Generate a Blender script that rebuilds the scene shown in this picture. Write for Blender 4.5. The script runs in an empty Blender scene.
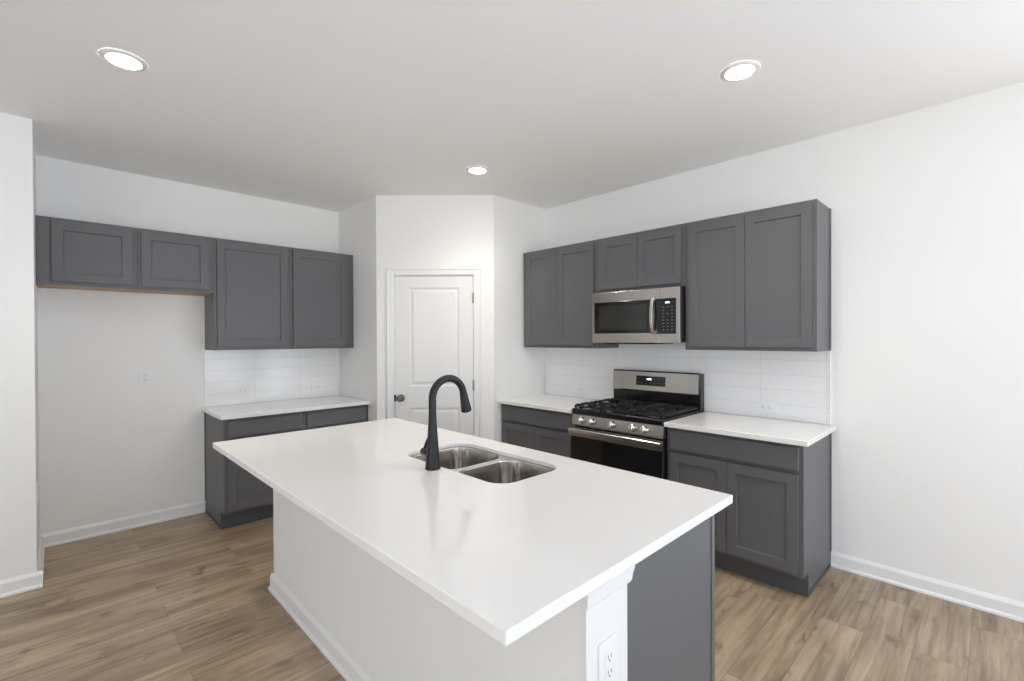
import bpy, bmesh, math, random
from mathutils import Vector, Matrix

C = bpy.context.scene.collection
SC = bpy.context.scene
PI = math.pi

# ------------------------------------------------------------------ camera
H, YAW, PITCH, ROLL, F = 1.4609, 0.0136, -0.0061, -0.0041, 469.98
cd = bpy.data.cameras.new('camera')
cam = bpy.data.objects.new('camera', cd)
C.objects.link(cam)
_a = PI / 4 + YAW
_fw, _r, _up = Vector((math.cos(_a), math.sin(_a), 0)), Vector((math.sin(_a), -math.cos(_a), 0)), Vector((0, 0, 1))
_fw2 = _fw * math.cos(PITCH) + _up * math.sin(PITCH)
_up2 = _up * math.cos(PITCH) - _fw * math.sin(PITCH)
_r3 = _r * math.cos(ROLL) + _up2 * math.sin(ROLL)
_up3 = _up2 * math.cos(ROLL) - _r * math.sin(ROLL)
m = Matrix.Identity(4)
for i in range(3):
    m[i][0], m[i][1], m[i][2] = _r3[i], _up3[i], -_fw2[i]
m[0][3], m[1][3], m[2][3] = 0, 0, H
cam.matrix_world = m
cd.sensor_width = 36.0
cd.lens = F * 36.0 / 1024
cd.shift_y = 0.845 / 1024
cd.clip_start = 0.02
SC.camera = cam

# ------------------------------------------------------------------ sky, light, exposure
SC.view_settings.view_transform = 'Standard'
SC.view_settings.look = 'None'
SC.view_settings.exposure = 0.40
SC.view_settings.gamma = 1.0
SC.view_settings.use_curve_mapping = False
w = bpy.data.worlds.new('sky')
SC.world = w
w.use_nodes = True
bg = w.node_tree.nodes['Background']
# what the windows look out on: overcast sky above, an added brighter glow below the horizon to lift the ceiling,
# its colour tuned by compass side to balance the room light (cool towards +x, warm towards -y, neutral towards -x)
SKY = ((-1.0, (4.2, 4.3, 4.5)), (0.0, (1.7, 1.9, 2.15)), (1.0, (2.2, 2.6, 3.0)))
LOWER_GLOW = ((-1.0, (5.6, 5.8, 6.2)), (0.0, (4.1, 3.95, 3.75)), (1.0, (4.2, 5.4, 7.8)))
_nt = w.node_tree
_tc = _nt.nodes.new('ShaderNodeTexCoord')
_sp = _nt.nodes.new('ShaderNodeSeparateXYZ')
_mr = _nt.nodes.new('ShaderNodeMapRange')
_mr.inputs['From Min'].default_value, _mr.inputs['From Max'].default_value = -0.03, 0.03
_mxr = _nt.nodes.new('ShaderNodeMapRange')
_mxr.inputs['From Min'].default_value, _mxr.inputs['From Max'].default_value = -1.0, 1.0
_ramps = []
for _stops in (LOWER_GLOW, SKY):
    _rp = _nt.nodes.new('ShaderNodeValToRGB')
    _rp.color_ramp.elements.new(0.5)
    for _e, (_p, _c) in zip(_rp.color_ramp.elements, _stops):
        _e.position, _e.color = (_p + 1) / 2, (*(v / 10 for v in _c), 1)
    _ramps.append(_rp)
    _nt.links.new(_mxr.outputs['Result'], _rp.inputs['Fac'])
_mx = _nt.nodes.new('ShaderNodeMix')
_mx.data_type = 'RGBA'
_nt.links.new(_tc.outputs['Generated'], _sp.inputs[0])
_nt.links.new(_sp.outputs['Z'], _mr.inputs['Value'])
_nt.links.new(_sp.outputs['X'], _mxr.inputs['Value'])
_nt.links.new(_ramps[0].outputs['Color'], _mx.inputs['A'])
_nt.links.new(_ramps[1].outputs['Color'], _mx.inputs['B'])
_nt.links.new(_mr.outputs['Result'], _mx.inputs['Factor'])
_nt.links.new(_mx.outputs['Result'], bg.inputs['Color'])
bg.inputs['Strength'].default_value = 10.0
LAMP = 40.0                       # lens glow
SPOT = 36.0                       # watts thrown down by each recessed lamp
SC.cycles.max_bounces = 14
SC.cycles.diffuse_bounces = 8
SC.cycles.glossy_bounces = 5
SC.cycles.transparent_max_bounces = 8
SC.cycles.sample_clamp_indirect = 6.0
SC.cycles.use_denoising = True


def portal(name, loc, rot, sx, sy):
    l = bpy.data.lights.new(name, 'AREA')
    l.shape = 'RECTANGLE'
    l.size, l.size_y = sx, sy
    l.cycles.is_portal = True
    o = bpy.data.objects.new(name, l)
    o.location, o.rotation_euler = loc, rot
    C.objects.link(o)


# ------------------------------------------------------------------ room numbers (metres)
XB, YA = 3.555, 4.688            # range wall, far wall
ZC, ZU0, ZU1, ZF, CEIL = 0.900, 1.3756, 2.279, 1.831, 2.760
JX, JY = -0.085, 3.951           # jog at the left
PX, PY = 2.093, 3.166            # pantry returns
DX, DY = 2.854, 3.908            # ends of the pantry diagonal: (PX,DY)-(DX,PY)
XL, YR = -3.6, -3.4              # far left wall, wall behind the camera
T = 0.12


# ------------------------------------------------------------------ materials
def mat(name, col, rough=0.5, metal=0.0, bump=0.0, bscale=200.0, var=0.0, spec=0.5, coat=0.0, stretch=None, rvar=0.0):
    M = bpy.data.materials.new(name)
    M.use_nodes = True
    nt = M.node_tree
    b = nt.nodes['Principled BSDF']
    b.inputs['Roughness'].default_value = rough
    b.inputs['Metallic'].default_value = metal
    b.inputs['Specular IOR Level'].default_value = spec
    b.inputs['Coat Weight'].default_value = coat
    b.inputs['Coat Roughness'].default_value = 0.08
    tc = nt.nodes.new('ShaderNodeTexCoord')
    mp = nt.nodes.new('ShaderNodeMapping')
    if stretch:
        mp.inputs['Scale'].default_value = stretch
    nt.links.new(tc.outputs['Object'], mp.inputs['Vector'])
    n = nt.nodes.new('ShaderNodeTexNoise')
    n.inputs['Scale'].default_value = bscale
    n.inputs['Detail'].default_value = 3
    nt.links.new(mp.outputs['Vector'], n.inputs['Vector'])
    mix = nt.nodes.new('ShaderNodeMix')
    mix.data_type = 'RGBA'
    c = tuple(col)
    mix.inputs['A'].default_value = tuple(max(0, x * (1 - var)) for x in c) + (1,)
    mix.inputs['B'].default_value = tuple(min(1, x * (1 + var)) for x in c) + (1,)
    nt.links.new(n.outputs['Fac'], mix.inputs['Factor'])
    nt.links.new(mix.outputs['Result'], b.inputs['Base Color'])
    if rvar:
        mr = nt.nodes.new('ShaderNodeMapRange')
        mr.inputs['To Min'].default_value = rough - rvar
        mr.inputs['To Max'].default_value = rough + rvar
        nt.links.new(n.outputs['Fac'], mr.inputs['Value'])
        nt.links.new(mr.outputs['Result'], b.inputs['Roughness'])
    if bump:
        bp = nt.nodes.new('ShaderNodeBump')
        bp.inputs['Strength'].default_value = bump
        bp.inputs['Distance'].default_value = 0.001
        nt.links.new(n.outputs['Fac'], bp.inputs['Height'])
        nt.links.new(bp.outputs['Normal'], b.inputs['Normal'])
    return M


def emit(name, col, strength):
    M = bpy.data.materials.new(name)
    M.use_nodes = True
    b = M.node_tree.nodes['Principled BSDF']
    b.inputs['Base Color'].default_value = (*col, 1)
    b.inputs['Emission Color'].default_value = (*col, 1)
    b.inputs['Emission Strength'].default_value = strength
    return M


M_WALL = mat('white_wall_paint', (0.85, 0.85, 0.84), 0.6, bump=0.12, bscale=260, var=0.008)
M_CEIL = mat('ceiling_paint', (0.94, 0.94, 0.935), 0.9, bump=0.2, bscale=180, var=0.01)
M_TRIM = mat('white_trim_paint', (0.82, 0.82, 0.82), 0.35, bump=0.03, bscale=120, var=0.006)
M_DOOR = mat('white_door_paint', (0.79, 0.79, 0.785), 0.4, bump=0.03, bscale=120, var=0.006)
M_GREY = mat('charcoal_cabinet_paint', (0.120, 0.120, 0.126), 0.42, bump=0.02, bscale=90, var=0.03, spec=0.45)
M_TOE = mat('charcoal_toe_kick', (0.085, 0.085, 0.088), 0.5, bump=0.02, bscale=90, var=0.04)
M_PLY = mat('raw_maple_ply', (0.50, 0.34, 0.22), 0.6, bump=0.05, bscale=14, var=0.12, stretch=(1, 12, 12))
M_QUARTZ = mat('white_quartz', (0.86, 0.85, 0.835), 0.12, bscale=350, var=0.012, spec=0.5)
M_STEEL = mat('brushed_steel', (0.52, 0.49, 0.46), 0.25, 1.0, bump=0.02, bscale=40, var=0.04, stretch=(1, 1, 30), rvar=0.05)
M_SINK = mat('brushed_sink_steel', (0.60, 0.57, 0.54), 0.16, 1.0, bump=0.015, bscale=30, var=0.05, stretch=(1, 1, 14), rvar=0.05)
M_CHROME = mat('bright_knob_metal', (0.90, 0.89, 0.87), 0.24, 1.0, bscale=60, var=0.02)
M_NICKEL = mat('satin_nickel', (0.42, 0.41, 0.40), 0.3, 1.0, bscale=60, var=0.03)
M_BRONZE = mat('dark_knob_metal', (0.16, 0.16, 0.165), 0.28, 1.0, bscale=60, var=0.03)
M_BLACK = mat('matte_black_metal', (0.010, 0.010, 0.012), 0.40, 0.0, bscale=80, var=0.1, spec=0.35)
M_IRON = mat('cast_iron', (0.014, 0.014, 0.015), 0.55, 0.0, bump=0.2, bscale=300, var=0.15)
M_ENAMEL = mat('black_enamel', (0.010, 0.010, 0.011), 0.18, 0.0, bscale=60, var=0.1)
M_GLASS = mat('black_appliance_glass', (0.010, 0.010, 0.010), 0.06, 0.0, bscale=60, var=0.1, spec=0.45)
M_WINDOWSCR = mat('microwave_screen', (0.028, 0.028, 0.026), 0.12, 0.0, bscale=300, var=0.2, spec=0.45)
M_PLASTIC = mat('white_plastic', (0.84, 0.84, 0.85), 0.3, bscale=60, var=0.005)
M_SLOT = mat('dark_slot', (0.10, 0.10, 0.11), 0.6, bscale=60, var=0.1)
M_KEY = mat('grey_key_print', (0.26, 0.26, 0.27), 0.5, bscale=60, var=0.05)
M_DISP = emit('display_digits', (0.75, 0.85, 1.0), 2.2)
M_LENS = emit('lamp_lens', (1.0, 0.95, 0.88), LAMP)


def floor_mat():
    M = bpy.data.materials.new('oak_vinyl_planks')
    M.use_nodes = True
    nt = M.node_tree
    N, L = nt.nodes, nt.links
    b = N['Principled BSDF']
    tc = N.new('ShaderNodeTexCoord')
    mp = N.new('ShaderNodeMapping')
    mp.inputs['Location'].default_value = (0.35, -0.08 + 0.1835 * 40, 0)
    L.new(tc.outputs['Object'], mp.inputs['Vector'])

    def brick(mortar):
        k = N.new('ShaderNodeTexBrick')
        k.offset = 0.37
        k.offset_frequency = 2
        k.inputs['Color1'].default_value = (0, 0, 0, 1)
        k.inputs['Color2'].default_value = (1, 1, 1, 1)
        k.inputs['Mortar'].default_value = (0.5, 0.5, 0.5, 1)
        k.inputs['Scale'].default_value = 1
        k.inputs['Mortar Size'].default_value = mortar
        k.inputs['Mortar Smooth'].default_value = 0.3
        k.inputs['Bias'].default_value = 0
        k.inputs['Brick Width'].default_value = 1.22
        k.inputs['Row Height'].default_value = 0.1835
        L.new(mp.outputs['Vector'], k.inputs['Vector'])
        return k
    k = brick(0.0013)
    # grain: noise stretched along the plank, shifted per plank
    gm = N.new('ShaderNodeMapping')
    gm.inputs['Scale'].default_value = (1.3, 22, 1)
    L.new(tc.outputs['Object'], gm.inputs['Vector'])
    wv = N.new('ShaderNodeMath')
    wv.operation = 'MULTIPLY'
    wv.inputs[1].default_value = 37.0
    L.new(k.outputs['Color'], wv.inputs[0])
    g = N.new('ShaderNodeTexNoise')
    g.noise_dimensions = '4D'
    g.inputs['Scale'].default_value = 1.6
    g.inputs['Detail'].default_value = 7
    g.inputs['Roughness'].default_value = 0.62
    g.inputs['Distortion'].default_value = 0.5
    L.new(gm.outputs['Vector'], g.inputs['Vector'])
    L.new(wv.outputs[0], g.inputs['W'])
    # broad cloudy tone and knots
    bm_ = N.new('ShaderNodeMapping')
    bm_.inputs['Scale'].default_value = (1.1, 5.5, 1)
    L.new(tc.outputs['Object'], bm_.inputs['Vector'])
    c = N.new('ShaderNodeTexNoise')
    c.noise_dimensions = '4D'
    c.inputs['Scale'].default_value = 1.5
    c.inputs['Detail'].default_value = 3
    L.new(bm_.outputs['Vector'], c.inputs['Vector'])
    L.new(wv.outputs[0], c.inputs['W'])
    km = N.new('ShaderNodeMapping')
    km.inputs['Scale'].default_value = (3.4, 7.5, 1)
    L.new(tc.outputs['Object'], km.inputs['Vector'])
    kn = N.new('ShaderNodeTexNoise')
    kn.noise_dimensions = '4D'
    kn.inputs['Scale'].default_value = 1.5
    kn.inputs['Detail'].default_value = 2.5
    kn.inputs['Distortion'].default_value = 0.8
    L.new(km.outputs['Vector'], kn.inputs['Vector'])
    L.new(wv.outputs[0], kn.inputs['W'])
    kr = N.new('ShaderNodeMapRange')
    kr.inputs['From Min'].default_value = 0.60
    kr.inputs['From Max'].default_value = 0.74
    L.new(kn.outputs['Fac'], kr.inputs['Value'])
    ramp = N.new('ShaderNodeValToRGB')
    e = ramp.color_ramp.elements
    e[0].position, e[0].color = 0.30, (0.200, 0.140, 0.087, 1)
    e[1].position, e[1].color = 0.70, (0.475, 0.365, 0.252, 1)
    q = e.new(0.5)
    q.color = (0.345, 0.259, 0.173, 1)
    s1 = N.new('ShaderNodeMath')
    s1.operation = 'MULTIPLY_ADD'
    s1.inputs[1].default_value = 0.55
    L.new(g.outputs['Fac'], s1.inputs[0])
    s2 = N.new('ShaderNodeMath')
    s2.operation = 'MULTIPLY'
    s2.inputs[1].default_value = 0.45
    L.new(c.outputs['Fac'], s2.inputs[0])
    L.new(s2.outputs[0], s1.inputs[2])
    cs = N.new('ShaderNodeMapRange')
    cs.clamp = False
    cs.inputs['From Min'].default_value, cs.inputs['From Max'].default_value = 0.41, 0.59
    cs.inputs['To Min'].default_value, cs.inputs['To Max'].default_value = 0.345, 0.655
    L.new(s1.outputs[0], cs.inputs['Value'])
    s3 = N.new('ShaderNodeMath')
    s3.operation = 'MULTIPLY_ADD'
    s3.inputs[1].default_value = 0.10
    L.new(k.outputs['Color'], s3.inputs[0])
    s4 = N.new('ShaderNodeMath')
    s4.operation = 'SUBTRACT'
    s4.inputs[1].default_value = 0.05
    L.new(cs.outputs['Result'], s4.inputs[0])
    L.new(s4.outputs[0], s3.inputs[2])
    L.new(s3.outputs[0], ramp.inputs['Fac'])
    m1 = N.new('ShaderNodeMix')
    m1.data_type = 'RGBA'
    m1.inputs['B'].default_value = (0.125, 0.085, 0.055, 1)
    kf = N.new('ShaderNodeMath')
    kf.operation = 'MULTIPLY'
    kf.inputs[1].default_value = 0.85
    L.new(kr.outputs['Result'], kf.inputs[0])
    L.new(kf.outputs[0], m1.inputs['Factor'])
    L.new(ramp.outputs['Color'], m1.inputs['A'])
    m2 = N.new('ShaderNodeMix')
    m2.data_type = 'RGBA'
    m2.inputs['B'].default_value = (0.10, 0.070, 0.048, 1)
    sf = N.new('ShaderNodeMath')
    sf.operation = 'MULTIPLY'
    sf.inputs[1].default_value = 0.7
    L.new(k.outputs['Fac'], sf.inputs[0])
    L.new(sf.outputs[0], m2.inputs['Factor'])
    L.new(m1.outputs['Result'], m2.inputs['A'])
    L.new(m2.outputs['Result'], b.inputs['Base Color'])
    b.inputs['Roughness'].default_value = 0.34
    bp = N.new('ShaderNodeBump')
    bp.inputs['Strength'].default_value = 0.15
    bp.inputs['Distance'].default_value = 0.002
    L.new(g.outputs['Fac'], bp.inputs['Height'])
    L.new(bp.outputs['Normal'], b.inputs['Normal'])
    return M


def tile_mat():
    """glossy white 4x16 in tiles, stacked joints; local x along the wall, local z up"""
    M = bpy.data.materials.new('white_stacked_tile')
    M.use_nodes = True
    nt = M.node_tree
    N, L = nt.nodes, nt.links
    b = N['Principled BSDF']
    tc = N.new('ShaderNodeTexCoord')
    sp = N.new('ShaderNodeSeparateXYZ')
    cb = N.new('ShaderNodeCombineXYZ')
    L.new(tc.outputs['Object'], sp.inputs[0])
    L.new(sp.outputs['X'], cb.inputs['X'])
    L.new(sp.outputs['Z'], cb.inputs['Y'])
    k = N.new('ShaderNodeTexBrick')
    k.offset = 0
    k.inputs['Color1'].default_value = (0.86, 0.86, 0.86, 1)
    k.inputs['Color2'].default_value = (0.89, 0.89, 0.89, 1)
    k.inputs['Mortar'].default_value = (0.70, 0.70, 0.70, 1)
    k.inputs['Scale'].default_value = 1
    k.inputs['Mortar Size'].default_value = 0.0014
    k.inputs['Mortar Smooth'].default_value = 0.2
    k.inputs['Brick Width'].default_value = 0.392
    k.inputs['Row Height'].default_value = 0.1016
    L.new(cb.outputs[0], k.inputs['Vector'])
    L.new(k.outputs['Color'], b.inputs['Base Color'])
    b.inputs['Roughness'].default_value = 0.12
    # each tile face slightly out of true
    n = N.new('ShaderNodeTexNoise')
    n.inputs['Scale'].default_value = 5
    L.new(cb.outputs[0], n.inputs['Vector'])
    ad = N.new('ShaderNodeMath')
    ad.operation = 'MULTIPLY_ADD'
    ad.inputs[1].default_value = -0.35
    L.new(k.outputs['Fac'], ad.inputs[0])
    L.new(n.outputs['Fac'], ad.inputs[2])
    bp = N.new('ShaderNodeBump')
    bp.inputs['Strength'].default_value = 0.5
    bp.inputs['Distance'].default_value = 0.003
    L.new(ad.outputs[0], bp.inputs['Height'])
    L.new(bp.outputs['Normal'], b.inputs['Normal'])
    return M


def pane_mat():
    M = bpy.data.materials.new('window_glass')
    M.use_nodes = True
    nt = M.node_tree
    nt.nodes.clear()
    o = nt.nodes.new('ShaderNodeOutputMaterial')
    t = nt.nodes.new('ShaderNodeBsdfTransparent')
    t.inputs['Color'].default_value = (0.96, 0.97, 0.97, 1)
    g = nt.nodes.new('ShaderNodeBsdfGlossy')
    g.inputs['Roughness'].default_value = 0.02
    mx = nt.nodes.new('ShaderNodeMixShader')
    mx.inputs[0].default_value = 0.05
    nt.links.new(t.outputs[0], mx.inputs[1])
    nt.links.new(g.outputs[0], mx.inputs[2])
    nt.links.new(mx.outputs[0], o.inputs['Surface'])
    return M


M_FLOOR, M_TILE, M_PANE = floor_mat(), tile_mat(), pane_mat()


# ------------------------------------------------------------------ mesh helpers
def box(bm, x0, x1, y0, y1, z0, z1, bev=0.0, seg=2):
    vs = [bm.verts.new((x, y, z)) for z in (z0, z1) for y in (y0, y1) for x in (x0, x1)]
    fs = [(0, 2, 3, 1), (4, 5, 7, 6), (0, 1, 5, 4), (2, 6, 7, 3), (0, 4, 6, 2), (1, 3, 7, 5)]
    faces = [bm.faces.new([vs[i] for i in f]) for f in fs]
    if bev:
        es = list({e for f in faces for e in f.edges})
        bmesh.ops.bevel(bm, geom=es, offset=bev, segments=seg, profile=0.5, affect='EDGES')


def basis(axis):
    a = Vector(axis).normalized()
    t = Vector((0, 0, 1)) if abs(a.z) < 0.9 else Vector((1, 0, 0))
    u = a.cross(t).normalized()
    return a, u, a.cross(u)


def lathe(bm, prof, c=(0, 0, 0), axis=(0, 0, 1), seg=32, cap=True, smooth=True):
    """profile [(radius, distance along axis)]"""
    a, u, v = basis(axis)
    c = Vector(c)
    rings = []
    for r, z in prof:
        rings.append([bm.verts.new(c + a * z + (u * math.cos(t) + v * math.sin(t)) * r)
                      for t in (2 * PI * i / seg for i in range(seg))])
    for p, q in zip(rings, rings[1:]):
        for i in range(seg):
            f = bm.faces.new((p[i], p[(i + 1) % seg], q[(i + 1) % seg], q[i]))
            f.smooth = smooth
    if cap:
        for f in (bm.faces.new(rings[0][::-1]), bm.faces.new(rings[-1])):
            for e in f.edges:
                e.smooth = False


def tube(bm, pts, radii, seg=20, cap=True):
    pts = [Vector(p) for p in pts]
    if not isinstance(radii, (list, tuple)):
        radii = [radii] * len(pts)
    rings, up = [], None
    for i, p in enumerate(pts):
        d = (pts[min(i + 1, len(pts) - 1)] - pts[max(i - 1, 0)]).normalized()
        if up is None:
            up = basis(d)[1]
        up = (up - d * up.dot(d)).normalized()
        v = d.cross(up)
        rings.append([bm.verts.new(p + (up * math.cos(t) + v * math.sin(t)) * radii[i])
                      for t in (2 * PI * j / seg for j in range(seg))])
    for p, q in zip(rings, rings[1:]):
        for i in range(seg):
            bm.faces.new((p[i], p[(i + 1) % seg], q[(i + 1) % seg], q[i])).smooth = True
    if cap:
        for f in (bm.faces.new(rings[0][::-1]), bm.faces.new(rings[-1])):
            for e in f.edges:
                e.smooth = False


def prism(bm, poly, p0, p1, out, up=(0, 0, 1)):
    """sweep a 2-D profile (out, up) from p0 to p1"""
    p0, p1, out, up = map(Vector, (p0, p1, out, up))
    A = [bm.verts.new(p0 + out * a + up * b) for a, b in poly]
    B = [bm.verts.new(p1 + out * a + up * b) for a, b in poly]
    n = len(poly)
    for i in range(n):
        bm.faces.new((A[i], A[(i + 1) % n], B[(i + 1) % n], B[i]))
    bm.faces.new(A[::-1])
    bm.faces.new(B)


def obj(name, bm, material, parent=None, smooth_angle=None):
    bmesh.ops.recalc_face_normals(bm, faces=bm.faces)
    me = bpy.data.meshes.new(name)
    bm.to_mesh(me)
    bm.free()
    me.materials.append(material)
    o = bpy.data.objects.new(name, me)
    C.objects.link(o)
    if parent:
        o.parent = parent
    return o


def B():
    return bmesh.new()


def bobj(name, material, parent, *dims, bev=0.0):
    bm = B()
    box(bm, *dims, bev=bev)
    return obj(name, bm, material, parent)


def tag(o, label, cat, group=None):
    o['label'], o['category'] = label, cat
    if group:
        o['group'] = group
    return o


def thing(name, label, cat, loc=(0, 0, 0), rz=0.0, group=None):
    o = bpy.data.objects.new(name, None)
    C.objects.link(o)
    o.location, o.rotation_euler = loc, (0, 0, rz)
    return tag(o, label, cat, group)


def struct(name, bm, material, parent=None):
    o = obj(name, bm, material, parent)
    if not parent:
        o['kind'] = 'structure'
    return o


def copy_tree(o, parent=None):
    c = o.copy()
    C.objects.link(c)
    if parent:
        c.parent = parent
    for ch in [x for x in C.objects if x.parent == o]:
        copy_tree(ch, c)
    return c


def rrect(x0, x1, y0, y1, r, n=8):
    """rounded rectangle outline, counter-clockwise; r may be four radii (x0y0, x1y0, x1y1, x0y1)"""
    rs = r if isinstance(r, (list, tuple)) else [r] * 4
    out = []
    for (cx, cy, sx, sy, a0), q in zip(((x0, y0, 1, 1, PI), (x1, y0, -1, 1, 1.5 * PI), (x1, y1, -1, -1, 0), (x0, y1, 1, -1, 0.5 * PI)), rs):
        for i in range(n + 1):
            t = a0 + 0.5 * PI * i / n
            out.append((cx + sx * q + q * math.cos(t), cy + sy * q + q * math.sin(t)))
    return out


def plate(bm, outer, holes, z0, z1):
    """flat slab with holes"""
    loops = [outer] + holes
    for z in (z0, z1):
        es = []
        for lp in loops:
            vs = [bm.verts.new((x, y, z)) for x, y in lp]
            es += [bm.edges.new((vs[i], vs[(i + 1) % len(vs)])) for i in range(len(vs))]
        bmesh.ops.triangle_fill(bm, use_beauty=True, edges=es)
    bm.verts.ensure_lookup_table()
    base = 0
    tot = sum(len(l) for l in loops)
    for lp in loops:
        n = len(lp)
        for i in range(n):
            a, b = base + i, base + (i + 1) % n
            bm.faces.new((bm.verts[a], bm.verts[b], bm.verts[tot + b], bm.verts[tot + a]))
        base += n


# ------------------------------------------------------------------ the setting
bm = B(); box(bm, XL - T, XB + T, YR - T, YA + T, -0.10, 0.0); struct('floor', bm, M_FLOOR)
bm = B(); box(bm, XL - T, XB + T, YR - T, YA + T, CEIL, CEIL + 0.12); struct('ceiling', bm, M_CEIL)
bm = B(); box(bm, JX, XB + T, YA, YA + T, 0, CEIL); struct('wall_back', bm, M_WALL)
bm = B(); box(bm, XL - T, JX, JY, YA + T, 0, CEIL); struct('wall_back_left', bm, M_WALL)

# pantry: one wall runs return - diagonal - return, the door stands in the diagonal
dvec = Vector((DX - PX, PY - DY, 0)); DLEN = dvec.length; dvec.normalize()
dnorm = Vector((-dvec.y, dvec.x, 0)) * -1
if dnorm.dot(Vector((-1, -1, 0))) < 0:
    dnorm = -dnorm                                     # faces the kitchen
DS0, DS1, DTOP = 0.1653, 0.8735, 2.030


def dpt(s, z=0.0, off=0.0):
    p = Vector((PX, DY, 0)) + dvec * s + dnorm * off
    return Vector((p.x, p.y, z))


def dquad(bm, s0, s1, z0, z1, off0, off1, bev=0.0):
    vs = [bm.verts.new(dpt(s, z, o)) for z in (z0, z1) for o in (off0, off1) for s in (s0, s1)]
    fs = [(0, 2, 3, 1), (4, 5, 7, 6), (0, 1, 5, 4), (2, 6, 7, 3), (0, 4, 6, 2), (1, 3, 7, 5)]
    faces = [bm.faces.new([vs[i] for i in f]) for f in fs]
    if bev:
        es = list({e for f in faces for e in f.edges})
        bmesh.ops.bevel(bm, geom=es, offset=bev, segments=2, profile=0.5, affect='EDGES')


bm = B()
box(bm, PX, PX + 0.11, DY, YA, 0, CEIL)
struct('wall_pantry_left', bm, M_WALL)
bm = B()
box(bm, DX, XB, PY, PY + 0.11, 0, CEIL)
struct('wall_pantry_right', bm, M_WALL)
bm = B()
g = 0.018
dquad(bm, 0, DS0 - g, 0, CEIL, -0.11, 0)
dquad(bm, DS1 + g, DLEN, 0, CEIL, -0.11, 0)
dquad(bm, DS0 - g, DS1 + g, DTOP + g, CEIL, -0.11, 0)
struct('wall_pantry', bm, M_WALL)

# pantry door
door = bpy.data.objects.new('door_1', None)
C.objects.link(door)
door['kind'] = 'structure'
door['label'] = 'white two-panel pantry door in the angled corner wall'
bm = B()
dquad(bm, DS0 - g, DS0 - 0.003, 0, DTOP + g, -0.11, 0.002)
dquad(bm, DS1 + 0.003, DS1 + g, 0, DTOP + g, -0.11, 0.002)
dquad(bm, DS0 - 0.003, DS1 + 0.003, DTOP + 0.003, DTOP + g, -0.11, 0.002)
obj('door_frame', bm, M_TRIM, door)
bm = B()
cw = 0.062
a0, a1, zt = DS0 - 0.012, DS1 + 0.010, DTOP + 0.010
for s0, s1, z0, z1 in ((a0 - cw, a0, 0, zt + cw), (a1, a1 + cw, 0, zt + cw), (a0, a1, zt, zt + cw)):
    dquad(bm, s0, s1, z0, z1, 0.0, 0.011, bev=0.003)
for s0, s1, z0, z1 in ((a0 - cw, a0 - cw + 0.018, 0, zt + cw), (a1 + cw - 0.018, a1 + cw, 0, zt + cw), (a0 - cw, a1 + cw, zt + cw - 0.018, zt + cw)):
    dquad(bm, s0, s1, z0, z1, 0.0, 0.017, bev=0.004)
obj('door_casing', bm, M_TRIM, door)


def panel_door():
    """slab with two moulded raised panels"""
    bm = B()
    s0, s1, z0, z1 = DS0, DS1, 0.012, DTOP
    p0, p1 = DS0 + 0.128, DS1 - 0.128
    wins = [(0.215, 0.835), (1.030, 1.925)]
    fo = -0.006
    grid_s = [s0, p0, p1, s1]
    grid_z = [z0, wins[0][0], wins[0][1], wins[1][0], wins[1][1], z1]
    V = {}
    def v(s, z, o):
        key = (round(s, 5), round(z, 5), round(o, 5))
        if key not in V:
            V[key] = bm.verts.new(dpt(s, z, o))
        return V[key]
    def q(a, b, c, d):
        bm.faces.new((a, b, c, d))
    for i in range(3):
        for j in range(5):
            if i == 1 and j in (1, 3):
                continue
            q(v(grid_s[i], grid_z[j], fo), v(grid_s[i + 1], grid_z[j], fo), v(grid_s[i + 1], grid_z[j + 1], fo), v(grid_s[i], grid_z[j + 1], fo))
    for lo, hi in wins:
        steps = [(0, fo), (0.006, fo - 0.007), (0.016, fo - 0.009), (0.024, fo - 0.008), (0.040, fo - 0.002)]
        for (i0, o0), (i1, o1) in zip(steps, steps[1:]):
            A = [(p0 + i0, lo + i0), (p1 - i0, lo + i0), (p1 - i0, hi - i0), (p0 + i0, hi - i0)]
            Bq = [(p0 + i1, lo + i1), (p1 - i1, lo + i1), (p1 - i1, hi - i1), (p0 + i1, hi - i1)]
            for k in range(4):
                n = (k + 1) % 4
                q(v(*A[k], o0), v(*A[n], o0), v(*Bq[n], o1), v(*Bq[k], o1))
        i1, o1 = steps[-1]
        q(v(p0 + i1, lo + i1, o1), v(p1 - i1, lo + i1, o1), v(p1 - i1, hi - i1, o1), v(p0 + i1, hi - i1, o1))
    bk = fo - 0.035
    c = [(s0, z0), (s1, z0), (s1, z1), (s0, z1)]
    for k in range(4):
        n = (k + 1) % 4
        bm.faces.new([bm.verts.new(dpt(*c[k], fo)), bm.verts.new(dpt(*c[n], fo)), bm.verts.new(dpt(*c[n], bk)), bm.verts.new(dpt(*c[k], bk))])
    bm.faces.new([bm.verts.new(dpt(*p, bk)) for p in c])
    return bm


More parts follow.
